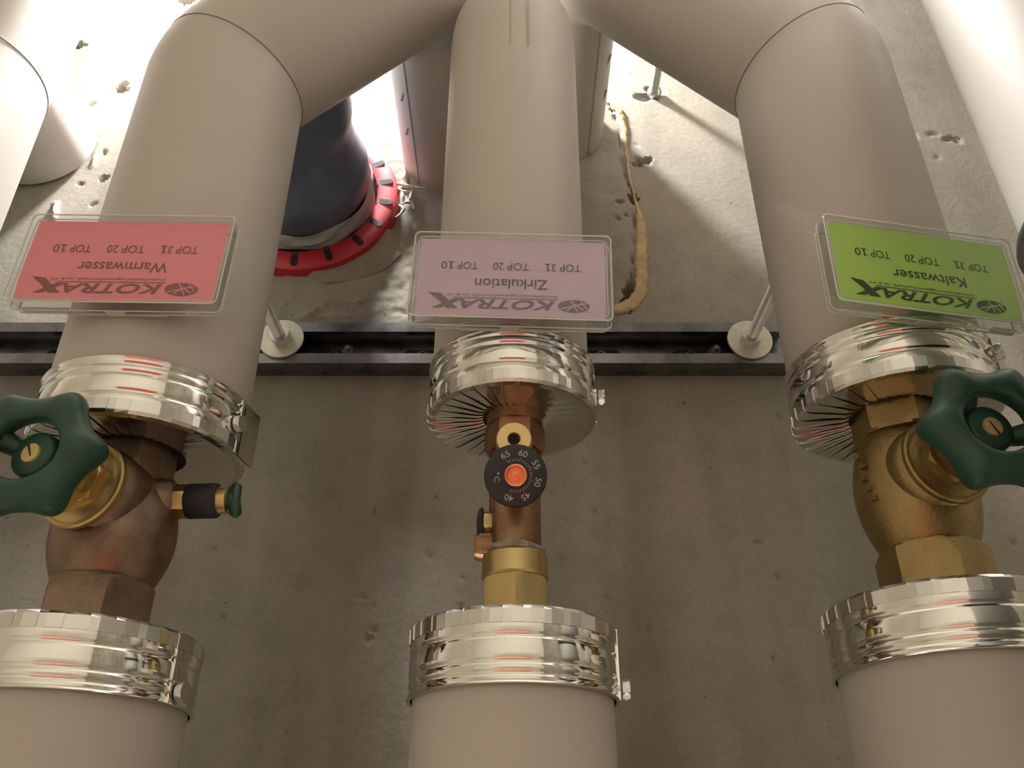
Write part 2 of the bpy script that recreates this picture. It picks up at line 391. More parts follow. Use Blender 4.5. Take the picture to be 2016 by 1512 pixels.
# ------------------------------------------------------------------ pipes
def collar(parent, o, d, rad, name_screw_angle, sgn_blades=-1, screw_t=0.45, inner=0.0185, length=0.032, blades=34, tail=False):
    """bright end collar: beaded sleeve + folded blades closing the end.  o: centre of end plane, d: direction from the end plane to the pipe"""
    x, y, a = frame(d); R = rad + 0.0022
    mb = MB()
    def bead(t): return [(R, t - 0.0017), (R - 0.0001, t - 0.0014), (R - 0.0006, t - 0.0007), (R - 0.0008, t), (R - 0.0006, t + 0.0007), (R - 0.0001, t + 0.0014), (R, t + 0.0017)]
    L = length
    prof = [(R - 0.0004, 0.003), (R, 0.004), (R, 0.0075)]
    prof += bead(0.0125)
    prof += [(R, 0.018), (R, L - 0.0125)] + bead(L - 0.0090) + bead(L - 0.0042) + [(R, L - 0.0012), (R + 0.0006, L - 0.0004), (R + 0.0003, L), (R - 0.0012, L), (R - 0.0012, 0.003)]
    lathe(mb, o, d, prof, 128, False, False)
    col = mb.build('end_collar', M['chrome'], parent, 'bright metal end collar', smooth=60)
    mb = MB(); lathe(mb, o, d, [(R - 0.0016, 0.0032), (R - 0.0016, 0.0036)], 64); mb.build('shaded_insulation_end', M['dark'], parent, smooth=0)  # insulation end painted near black for the shade in the gap
    # blades
    mb = MB(); n = blades; da = 2 * PI / n; s = sgn_blades
    for k in range(n):
        a0 = k * da; a1 = a0 + da * 1.25
        vs = []
        prof = [(R + 0.0002, 0.0075), (R + 0.0003, 0.0015), (R - 0.0008, 0.0), (R - 0.004, -0.0003), (inner + 0.004, 0.0018), (inner, 0.0028)]
        for j, (th, lift) in enumerate(((a0, 0.0010), ((a0 + a1) / 2, 0.0003), (a1, -0.0006))):
            for r, t in prof:
                rr = r + (lift * 0.25 if t > 0.001 and r > R * 0.95 else 0); lf = lift * (0.12 if r > R * 0.98 else (0.45 if r > R - 0.0045 else 0.62))
                tw = 0.14 * (R - r) / R          # the folds run slightly askew
                e = x * math.cos(s * (th + tw)) + y * math.sin(s * (th + tw))
                vs.append(Vector(o) + e * rr + a * (t - lf))
        m = len(prof); fs = []
        for j in range(2):
            for i in range(m - 1): fs.append([j * m + i, j * m + i + 1, (j + 1) * m + i + 1, (j + 1) * m + i])
        mb.add(vs, fs)
    bo = mb.build('end_blades', M['blade'], col, smooth=0)
    sd = bo.modifiers.new('thickness', 'SOLIDIFY'); sd.thickness = 0.00035; sd.offset = 0
    # lock screw
    th = name_screw_angle; e = x * math.cos(th) + y * math.sin(th); tg = a.cross(e)
    c = Vector(o) + e * (R) + a * (L * screw_t)
    mb = MB(); lathe(mb, c - e * 0.001, e, [(0.0050, 0), (0.0050, 0.0018)], 24); hexnut(mb, c, e, 0.0085, 0.0018, 0.0052, 0.0005)
    mb.build('lock_screw', M['zinc'], col)
    mb = MB(); c2 = Vector(o) + (x * math.cos(th + 0.09) + y * math.sin(th + 0.09)) * (R + 0.0004) + a * (L / 2)
    box(mb, c2, a, tg, e, L * 0.98, 0.0010, 0.0010); mb.build('overlap_edge', M['chrome'], col)
    if tail:
        mb = MB(); pts = []
        for k in range(9):
            q = th + 0.12 + 0.035 * k; pts.append((Vector(o) + (x * math.cos(q) + y * math.sin(q)) * (R + 0.0012 + 0.000055 * k * k)))
        vs = []; fs = []
        for p in pts: vs += [p - a * 0.001, p + a * (L * 0.95)]
        for k in range(8): fs.append([2 * k, 2 * k + 1, 2 * k + 3, 2 * k + 2])
        vs2 = [v + e * 0.0006 for v in vs]; nn = len(vs)
        fs += [[i + nn for i in f][::-1] for f in fs]
        mb.add(vs + vs2, fs); mb.build('loose_strap_end', M['chrome'], col)
    return col

def seam(parent, p0, p1, p2, rad):
    t = (Vector(p2) - Vector(p0)).normalized()
    mb = MB(); ring(mb, p1, t, rad - 0.0001, 0.00055, 96, 6); return mb.build('jacket_joint', M['jacket_seam'], parent, 'fine dark joint line')

RL = 0.0525; RR = 0.0525; RC = 0.0445
XL, XR = -0.2010, 0.2120

# left pipe : along the ceiling, 45 degree bend, then up through the slab
def bent_pipe(label, x, y_end, ycorner, rad, sgn, riser_x, riser_r, screw, xt=0.0):
    t = thing('insulated_pipe', label, 'pipe', V3(x, (y_end + ycorner) / 2, 0.42), 'grey jacketed pipes running above the valves')
    A = V3(x - 0.24 * xt, y_end - 0.004, 0.42); B = V3(x, ycorner, 0.42)
    k = abs(riser_x - x); Cn = V3(riser_x, ycorner - k, 0.42); Dn = V3(riser_x, ycorner - k, HC)
    pts, mids = bend([A, B, Cn, Dn], [rad * 1.12, rad * 1.05])
    m0, m1 = mids
    sweep(MB(), pts[:m0 + 1], rad, 96).build('straight_jacket', M['jacket'], t)
    sweep(MB(), pts[m0:m1 + 1], rad, 96).build('branch_jacket', M['jacket'], t)
    # riser
    up_pts = [p for p in pts[m1:]]
    r = [rad + (riser_r - rad) * min(1, i / 5.0) for i in range(len(up_pts))]
    rs = sweep(MB(), up_pts, r, 96).build('riser_jacket', M['jacket'], t)
    seam(t, pts[m0 - 1], pts[m0], pts[m0 + 1], rad)
    # lengthwise closing seam and clips on the riser, facing down the run
    dirv = Vector((-0.62 * 1 if sgn > 0 else 0.66, 0.77, 0)).normalized()
    tg = Vector((-dirv.y, dirv.x, 0))
    c = Vector((riser_x, ycorner - k, 0)); z0, z1 = ZC + 0.475, ZCEIL - 0.001
    mb = MB(); box(mb, c + dirv * (riser_r + 0.0002) + EZ * ((z0 + z1) / 2), tg, dirv, EZ, 0.0011, 0.0008, z1 - z0)
    mb.build('jacket_seam', M['jacket_lap'], rs)
    d2 = (dirv * 1.0 + tg * (0.16 if sgn > 0 else -0.42)).normalized()
    for hz in (0.49, 0.53, 0.57):
        mb = MB(); lean = EZ * 0.9 + tg * 0.35
        box(mb, c + d2 * (riser_r + 0.0002) + EZ * (ZC + hz), tg, d2, lean.normalized(), 0.0012, 0.0008, 0.012)
        mb.build('seam_clip', M['jacket_seam'], rs)
    return t, A
tL, AL = bent_pipe('grey jacketed pipe behind the red sign, bending inward above', XL, -0.2002, -0.5000, RL, 1, -0.062, 0.047, 0)
tR, AR = bent_pipe('grey jacketed pipe behind the green sign, bending inward above', XR, -0.2243, -0.5105, RR, -1, 0.046, 0.047, 0)
collar(tL, V3(XL, -0.2002, 0.42), (0, -1, 0), RL, math.radians(-14), inner=0.0245, tail=True)
collar(tR, V3(XR, -0.2243, 0.42), (0, -1, 0), RR, math.radians(-42), inner=0.0245, tail=True, screw_t=0.62)

tC = thing('insulated_pipe', 'grey jacketed pipe behind the lilac sign, between two bent pipes', 'pipe', V3(0, -0.35, 0.42), 'grey jacketed pipes running above the valves')
A = V3(-0.001, -0.229, 0.425); B = V3(0.001, -0.570, 0.416); Dn = V3(0.001, -0.570, HC)
pts, mids = bend([A, B, Dn], [0.052], 20)
sweep(MB(), pts, RC, 96).build('jacket', M['jacket'], tC)
for sx in (-0.0005, 0.0055):
    mb = MB(); d0 = Vector((sx / RC, 0, -1)).normalized()
    q = [Vector((sx, y, ZC + h)) for y, h in ((-0.478, 0.4185), (-0.524, 0.4172))]
    dirn = (q[1] - q[0]).normalized()
    box(mb, (q[0] + q[1]) / 2 + d0 * (RC + 0.0), dirn.cross(d0), dirn, d0, 0.0005, 0.045, 0.0005); mb.build('jacket_seam', M['jacket_lap'], tC)
collar(tC, V3(0, -0.2251, 0.425), (0, -1, 0), RC, math.radians(-4), inner=0.0162)

def lower_pipe(label, x, yend, h, rad, screw):
    t = thing('insulated_pipe', label, 'pipe', V3(x, 0.1, h), 'grey jacketed pipes running below the valves')
    sweep(MB(), [V3(x, yend + 0.004, h), V3(x, yend + 0.02, h), V3(x, 0.62, h)], rad, 96).build('straight_jacket', M['jacket'], t)
    collar(t, V3(x, yend, h), (0, 1, 0), rad, screw, 1, screw_t=0.82)
    return t
lower_pipe('grey jacketed pipe at the bottom left, under the brown bronze valve', -0.2065, -0.1043, 0.422, 0.0535, math.radians(194))
lower_pipe('grey jacketed pipe at the bottom, under the dial valve', 0.0005, -0.1053, 0.410, 0.0455, math.radians(184))
lower_pipe('grey jacketed pipe at the bottom right, under the golden brass valve', 0.2125, -0.1217, 0.428, 0.0535, math.radians(184))

# pipe at the far left, with a slight bend, and the stub behind it going up through the slab
t = thing('insulated_pipe', 'brightly lit grey pipe cut off by the left picture edge', 'pipe', V3(-0.392, -0.2, 0.42))
pts, mids = bend([V3(-0.390, 0.5, 0.42), V3(-0.392, -0.503, 0.42), V3(-0.392 + 0.028, -0.503 - 0.60, 0.42)], [0.3])
m0 = mids[0]
sweep(MB(), pts[:m0 + 1], 0.055, 96).build('straight_jacket', M['jacket'], t)
sweep(MB(), pts[m0:], 0.055, 96).build('branch_jacket', M['jacket'], t); seam(t, pts[m0 - 1], pts[m0], pts[m0 + 1], 0.055)
t = thing('riser_pipe', 'short grey riser entering the ceiling beside the left edge pipe', 'pipe', V3(-0.476, -0.653, HC))
pts, mids = bend([V3(-0.476, -0.653, HC - 0.004), V3(-0.476, -0.653, 0.46), V3(-0.85, -0.653, 0.46)], [0.06])
m0 = mids[0]
rs = sweep(MB(), pts[:2], 0.055, 96).build('riser_jacket', M['jacket'], t); sweep(MB(), pts[1:], 0.055, 96).build('elbow_jacket', M['jacket'], t)
ring(MB(), pts[1] + EZ * 0.02, EZ, 0.055, 0.0006, 96).build('jacket_joint', M['jacket_seam'], rs)
# big pipe at the right edge, nearer than the others
t = thing('insulated_pipe', 'brightly lit thick pipe crossing the top right corner', 'pipe', V3(0.28, -0.3, 0.25))
hF = 0.25; eA, eB = ray(1812, 0), ray(1985, 410); nF = eA.cross(eB).normalized()
if nF.x < 0: nF = -nF
dFR = Vector((nF.y, -nF.x, 0)).normalized()
if dFR.y > 0: dFR = -dFR
q0 = V3((0.055 - nF.z * hF) / nF.x, 0, hF)
yb = 0.229
sweep(MB(), [q0 + dFR * yb, q0 + dFR * 1.9], 0.055, 96).build('straight_jacket', M['jacket'], t)
sweep(MB(), [q0 + dFR * yb, q0 - dFR * 0.5], 0.055, 96).build('straight_jacket', M['jacket'], t)
mb = MB(); lathe(mb, q0 + dFR * (yb - 0.034), dFR, [(0.0555, 0), (0.0580, 0.002), (0.0583, 0.026), (0.0592, 0.030), (0.0596, 0.032), (0.0590, 0.034), (0.0555, 0.0345)], 96, False, False)
mb.build('joint_band', M['darkreflect'], t, 'joint band with a dark reflection in its colour')

# ------------------------------------------------------------------ valves
def handwheel_mesh(c, scale, rot, recess):
    """six-lobed wheel facing down; c = centre of the rim plane"""
    rim = MB(); n, m = 120, 20; vs = []; fs = []
    for i in range(n):
        th = 2 * PI * i / n
        lob = math.cos(6 * (th - rot)); ro = 0.0305 + 0.0032 * lob + 0.0006 * math.cos(12 * (th - rot)); ri = 0.0150
        cr = (ro + ri) / 2; hw = (ro - ri) / 2; hh = 0.0068 + 0.0008 * lob
        for j in range(m):
            ps = 2 * PI * j / m; cx, sx = math.cos(ps), math.sin(ps)
            px = math.copysign(abs(cx) ** 0.75, cx) * hw; pz = math.copysign(abs(sx) ** 0.85, sx) * hh
            tilt = -0.0022 * (px / hw)          # the rim slopes away on the outside
            vs.append(c + Vector((math.cos(th) * (cr + px), math.sin(th) * (cr + px), pz - tilt)) * scale)
    for i in range(n):
        for j in range(m):
            fs.append([i * m + j, ((i + 1) % n) * m + j, ((i + 1) % n) * m + (j + 1) % m, i * m + (j + 1) % m])
    rim.add(vs, fs); return rim

def globe_valve(label, x, yc, mats, wheel_h, wheel_rot, spoke0, hexrot, wx, neck_y, low_y, drain, marks):
    body_m, disc_m = mats
    t = thing('globe_valve', label, 'valve', V3(x, yc, 0.42))
    o = V3(x, yc, 0.42); ax = Vector((0, 1, 0)); dn = Vector((wx, 0, -1)).normalized()
    # body: revolved along the pipe, belly towards the middle
    mb = MB(); u0 = neck_y - yc; u1 = low_y - yc
    prof = [(0.017, u0 + 0.004), (0.0195, u0 + 0.010), (0.0205, u0 + 0.018)]
    nb = 14
    for k in range(nb + 1):
        s = k / nb; yy = (u0 + 0.018) + (u1 - 0.020 - u0 - 0.018) * s
        prof.append((0.0205 + 0.0105 * math.sin(PI * s) ** 0.8, yy))
    prof += [(0.0205, u1 - 0.012), (0.0195, u1 - 0.003)]
    lathe(mb, o, ax, prof, 64)
    for v in mb.v: v.z = o.z + (v.z - o.z) * 0.86
    # boss that carries the bonnet
    lathe(mb, o, dn, [(0.0235, 0.0), (0.0235, 0.021), (0.0225, 0.0245), (0.0205, 0.0265), (0.0205, 0.0275)], 64)
    if marks:
        for k, (aa, yy) in enumerate(((-1.25, -0.012), (-1.2, -0.006), (-1.22, 0.001), (-1.15, 0.007), (-1.1, 0.013), (-1.28, -0.017))):
            e = Vector((math.sin(aa), 0, -math.cos(aa))); box(mb, o + Vector((e.x * 0.0312, 0, e.z * 0.0275)) + ax * yy, e.cross(ax), ax, e, 0.0035, 0.0022, 0.0022)
    body = mb.build('valve_body', body_m, t, smooth=40)
    mb = MB(); hexnut(mb, o, ax, 0.042, u0, u0 + 0.020, 0.0012, hexrot); mb.build('hex_end', body_m, body, smooth=25)
    mb = MB(); hexnut(mb, o, ax, 0.0475, u1 - 0.025, u1 - 0.001, 0.0012, hexrot); mb.build('hex_end', body_m, body, smooth=25)
    # bonnet: flange, hexagon, gland
    mb = MB(); lathe(mb, o, dn, [(0.0205, 0.0275), (0.0222, 0.0280), (0.0228, 0.0290), (0.0228, 0.0312), (0.0220, 0.0322), (0.0205, 0.0322), (0.0200, 0.0316), (0.0185, 0.0320), (0.016, 0.0332)], 72)
    bon = mb.build('bonnet_flange', disc_m, t, smooth=30)
    mb = MB(); hexnut(mb, o, dn, 0.0275, 0.0322, 0.0392, 0.0006, 0.25); mb.build('bonnet_hexagon', disc_m, bon, smooth=20)
    mb = MB(); hexnut(mb, o, dn, 0.0225, 0.0392, 0.0455, 0.0006, 0.35); lathe(mb, o, dn, [(0.0088, 0.045), (0.0088, 0.0465), (0.0080, 0.048), (0.0080, 0.054), (0.0072, 0.056), (0.0072, 0.062)], 40)
    mb.build('gland_nut', disc_m, bon, smooth=25)
    # handwheel
    hub_t = 0.42 - wheel_h
    hc = o + dn * (hub_t - 0.0022); rc = o + dn * hub_t
    rim = handwheel_mesh(rc, 1.0, wheel_rot, 0)
    hub = rim
    lathe(hub, hc, -dn, [(0.0055, -0.0012), (0.0098, -0.0012), (0.0112, 0.0), (0.0116, 0.003), (0.0108, 0.010), (0.0095, 0.012), (0.0070, 0.012)], 48)
    for k in range(3):
        th = spoke0 + k * 2 * PI / 3; e = Vector((math.cos(th), math.sin(th), 0))
        sweep(rim, [hc - dn * 0.006 + e * 0.008, hc - dn * 0.0055 + e * 0.013, rc - dn * 0.003 + e * 0.0185], [0.0046, 0.0046, 0.0056], 16)
    wh = rim.build('handwheel', M['green'], t, 'green six-lobed handwheel', smooth=50)
    mb = MB(); lathe(mb, hc, dn, [(0.0049, -0.002), (0.0050, 0.0012), (0.0046, 0.0018), (0.0046, 0.0019)], 32)
    sc = mb.build('wheel_screw', M['palebrass'], wh, 'brass slotted screw')
    mb = MB(); e = Vector((0.42, 0.9, 0)).normalized(); box(mb, hc + dn * 0.00195, e, dn.cross(e), dn, 0.0094, 0.0007, 0.0003); mb.build('screw_slot', M['dark'], sc)
    if drain:
        q = o + Vector((0.0295, -0.0035, 0)); dx = Vector((1, -0.03, 0)).normalized()
        mb = MB(); lathe(mb, q - dx * 0.012, dx, [(0.0135, 0), (0.0115, 0.009), (0.0095, 0.011)], 32); mb.build('drain_boss', body_m, t)
        mb = MB(); hexnut(mb, q, dx, 0.0158, -0.004, 0.0052, 0.0004, 0.3); dv = mb.build('drain_valve', M['brass'], t, 'small drain valve', smooth=20)
        mb = MB(); lathe(mb, q, dx, [(0.0085, 0.0045), (0.0092, 0.0055), (0.0092, 0.0195), (0.0085, 0.0205)], 40); mb.build('drain_sleeve', M['rubber'], dv, 'black knurled sleeve', smooth=40)
        mb = MB(); lathe(mb, q, dx, [(0.0070, 0.0200), (0.0072, 0.0212), (0.0072, 0.0255), (0.0060, 0.0262)], 40); mb.build('drain_neck', M['brass'], dv)
        mb = MB(); pts = [q + dx * 0.0275 + Vector((0.000, -0.0105, 0.002)), q + dx * 0.0275 + Vector((0.0008, -0.008, 0.001)), q + dx * 0.0285, q + dx * 0.0295 + Vector((0.0014, 0.0075, -0.001)), q + dx * 0.0295 + Vector((0.0020, 0.0100, -0.002))]
        sweep(mb, pts, [0.0012, 0.0030, 0.0034, 0.0032, 0.0012], 20); lathe(mb, q, dx, [(0.0042, 0.0258), (0.0042, 0.029)], 24)
        mb.build('drain_knob', M['dkgreen'], dv, 'dark green wing knob', smooth=50)
    return t
globe_valve('brown bronze globe valve with green wheel and small drain tap', -0.2035, -0.1725, (M['bronze'], M['brass']), 0.352, math.radians(57), math.radians(-35), 0.0, -0.24, -0.2050, -0.1060, True, False)
globe_valve('golden brass globe valve with green wheel under the green sign', 0.2118, -0.1855, (M['castbrass'], M['castbrass']), 0.352, math.radians(60), math.radians(8), 0.52, 0.155, -0.2320, -0.1235, False, True)

def stroke_text(s, x0, x1, y0, y1, shear=0.0, offset=0.0):
    """outline of a text, fitted to a box; returns verts, faces in the plane"""
    cu = bpy.data.curves.new('txt', 'FONT'); cu.body = s; cu.size = 1.0; cu.fill_mode = 'FRONT'; cu.offset = offset; cu.resolution_u = 4
    ob = bpy.data.objects.new('txt', cu); COL.objects.link(ob)
    dg = bpy.context.evaluated_depsgraph_get(); dg.update()
    me = bpy.data.meshes.new_from_object(ob.evaluated_get(dg))
    vs = [Vector((v.co.x + shear * v.co.y, v.co.y, 0)) for v in me.vertices]; fs = [list(p.vertices) for p in me.polygons]
    bpy.data.objects.remove(ob); bpy.data.curves.remove(cu); bpy.data.meshes.remove(me)
    ax = min(v.x for v in vs); bx = max(v.x for v in vs); ay = min(v.y for v in vs); by = max(v.y for v in vs)
    vs = [Vector((x0 + (v.x - ax) / (bx - ax) * (x1 - x0), y0 + (v.y - ay) / (by - ay) * (y1 - y0), 0)) for v in vs]
    return vs, fs

def dial_valve():
    t = thing('circulation_valve', 'bronze regulating valve with black temperature dial, under the lilac sign', 'valve', V3(0, -0.175, 0.42))
    ax = Vector((0, 1, 0)); o = V3(0.0015, 0, 0.421)
    mb = MB(); lathe(mb, o, ax, [(0.0125, -0.206), (0.0135, -0.200), (0.0135, -0.150), (0.0128, -0.1465), (0.012, -0.144)], 56)
    # port that carries the dial, inclined towards the lower pipe
    dd = Vector((0.0, 0.36, -0.93)).normalized(); dc = V3(0.0018, -0.1755, 0.386)
    lathe(mb, dc - dd * 0.034, dd, [(0.0128, 0), (0.0135, 0.012), (0.0135, 0.024), (0.0145, 0.0270), (0.0145, 0.029)], 56)
    pd = Vector((0.0, 0.16, -0.98)).normalized(); pc = V3(0.0010, -0.1990, 0.3925)
    lathe(mb, pc - pd * 0.026, pd, [(0.0098, 0), (0.0098, 0.020), (0.0092, 0.0215)], 48)
    box(mb, V3(-0.0105, -0.1515, 0.421), EX, EY, EZ, 0.012, 0.0105, 0.012)
    lathe(mb, V3(-0.004, -0.1515, 0.421), (-1, 0, 0), [(0.0072, 0), (0.0072, 0.0125), (0.0062, 0.0150), (0.0050, 0.0152)], 32)
    b = mb.build('valve_body', M['redbronze'], t, 'reddish bronze body', smooth=40)
    mb = MB(); hexnut(mb, o, ax, 0.0285, -0.2215, -0.204, 0.0012, 0.0); lathe(mb, o, ax, [(0.0150, -0.232), (0.0155, -0.220)], 48); mb.build('union_nut', M['redbronze'], t, 'dark brown union nut', smooth=25)
    mb = MB(); lathe(mb, o, ax, [(0.0152, -0.1470), (0.0165, -0.1455), (0.0168, -0.1350), (0.0160, -0.1340)], 64); hexnut(mb, o, ax, 0.0302, -0.1342, -0.1120, 0.0009, 0.52)
    mb.build('union_nut', M['brass'], t, 'golden brass union nut', smooth=25)
    mb = MB(); n = 26
    for k in range(3):
        pts = []
        for i in range(n):
            th = 2 * PI * i / n; r = 0.0142 + 0.0005 * math.sin(5 * th + k); pts.append(o + Vector((math.cos(th) * r, -0.1478 - 0.0008 * k + 0.0004 * math.sin(3 * th + 2 * k), math.sin(th) * r)))
        pts.append(pts[0]); sweep(mb, pts, 0.0010, 8, False, False)
    mb.build('hemp_seal', M['hemp'], t, 'grey hemp thread seal')
    mb = MB(); lathe(mb, pc, pd, [(0.0080, -0.0045), (0.0088, -0.0035), (0.0090, -0.0006), (0.0085, 0.0), (0.0034, 0.0), (0.0031, -0.0006), (0.0029, -0.0035)], 48, True, True)
    tp = mb.build('test_plug', M['palebrass'], t, 'matt golden screw plug', smooth=25)
    mb = MB(); hexnut(mb, pc, pd, 0.0052, -0.0034, -0.0026, 0.0001); mb.build('plug_hole_shade', M['dark'], tp, 'dark disc painting the shade of the plug hole')  # dark disc painted in so the plug hole looks deep and shaded
    # dial
    mb = MB(); lathe(mb, dc, dd, [(0.0138, -0.0055), (0.0150, -0.0050), (0.0155, -0.0030), (0.0155, -0.0012), (0.0150, -0.0002), (0.0146, 0.0), (0.0057, 0.0)], 72, True, True)
    dial = mb.build('temperature_dial', M['black'], t, 'black dial with white scale', smooth=30)
    X = Vector((1, 0, 0)); Yv = dd.cross(X)                    # Yv: up in the picture
    if Yv.y > 0: Yv = -Yv
    face = dc + dd * 0.00025
    def put(vs, fs, ang, r, s, rot=None):
        # ang measured clockwise from the top of the dial
        er = X * math.sin(ang) + Yv * math.cos(ang); et = X * math.cos(ang) - Yv * math.sin(ang)
        mbt.add([face + er * (r + v.y * s) + et * (v.x * s) for v in vs], fs)
    k = 0.00025                                              # metres per photo pixel on the dial
    for s, ang in (('65', -27), ('60', 19), ('55', 62), ('50', 107), ('45', 154), ('40', 197)):
        mbt = MB(); vs, fs = stroke_text(s, -0.0022, 0.0022, -0.00155, 0.00155, 0, 0.006); put(vs, fs, math.radians(ang), 0.0113, 1)
        mbt.build('numeral', M['white'], dial, smooth=0)
    mbt = MB(); vs, fs = stroke_text('C', -0.0013, 0.0013, -0.0014, 0.0014, 0, 0.006)
    # reads downwards on the left side of the dial
    mbt.add([face + X * (-0.0092 + v.y) - Yv * (0.0018 + v.x) for v in vs], fs)
    dvs = [Vector((math.cos(a * PI / 8), math.sin(a * PI / 8), 0)) * 0.00055 for a in range(16)]
    mbt.add([face + X * (-0.0085 + v.y) - Yv * (-0.0010 + v.x) for v in dvs], [list(range(16))])
    mbt.build('unit_mark', M['white'], dial, smooth=0)
    mbt = MB()
    for i in range(26):
        ang = math.radians(-30 + i * (228.0 / 25)); er = X * math.sin(ang) + Yv * math.cos(ang); et = X * math.cos(ang) - Yv * math.sin(ang)
        l = 0.0020 if i % 5 == 0 else 0.0014; r0 = 0.0069
        mbt.add([face + er * r0 - et * 0.00014, face + er * r0 + et * 0.00014, face + er * (r0 + l) + et * 0.00014, face + er * (r0 + l) - et * 0.00014], [[0, 1, 2, 3]])
    mbt.build('scale_ticks', M['white'], dial, smooth=0)
    mb = MB(); lathe(mb, dc, dd, [(0.0056, 0.0), (0.0056, 0.0016), (0.0052, 0.0020), (0.0045, 0.0018), (0.0040, 0.0005), (0.0026, 0.0003), (0.0012, 0.0007)], 48)
    mb.build('dial_screw', M['screwglow'], dial, 'screw socket with a red reflection in its colour', smooth=30)
    # small isolating knob seen edge-on
    kc = V3(-0.0135, -0.1635, 0.4205)
    mb = MB(); hexnut(mb, kc, (-1, 0, 0), 0.0125, -0.004, 0.0012, 0.0003); mb.build('side_screw', M['brass'], t, smooth=20)
    mb = MB(); lathe(mb, kc, (-1, 0, 0), [(0.0070, 0.0010), (0.0086, 0.0014), (0.0088, 0.0024), (0.0078, 0.0038), (0.0040, 0.0046), (0.001, 0.0048)], 40)
    mb.build('side_knob', M['black'], t, 'small black side knob', smooth=40)
    return t
dial_valve()

# ------------------------------------------------------------------ signs
def rrect(w_, h_, r, n=6):
    pts = []
    for cx, cy, a in ((w_ / 2 - r, h_ / 2 - r, 0), (-w_ / 2 + r, h_ / 2 - r, 90), (-w_ / 2 + r, -h_ / 2 + r, 180), (w_ / 2 - r, -h_ / 2 + r, 270)):
        for k in range(n + 1):
            th = math.radians(a + 90 * k / n); pts.append((cx + r * math.cos(th), cy + r * math.sin(th)))
    return pts

def shell(mb, w_, h_, r, z_open, z_closed, wall):
    """a shallow tray with rounded corners; closed at z_closed, open at z_open"""
    s = 1 if z_closed > z_open else -1; b = 0.0006
    O = rrect(w_, h_, r); Ob = rrect(w_ - 2 * b, h_ - 2 * b, r - b); I = rrect(w_ - 2 * wall, h_ - 2 * wall, max(0.0006, r - wall)); n = len(O)
    rows = [(I, z_closed - s * wall), (I, z_open), (O, z_open), (O, z_closed - s * b), (Ob, z_closed)]
    vs = []; fs = []
    for pts, z in rows: vs += [Vector((x, y, z)) for x, y in pts]
    for j in range(4):
        for i in range(n):
            k = (i + 1) % n; fs.append([j * n + i, j * n + k, (j + 1) * n + k, (j + 1) * n + i])
    fs.append(list(range(n))); fs.append([4 * n + i for i in range(n)][::-1])
    return mb.add(vs, fs)

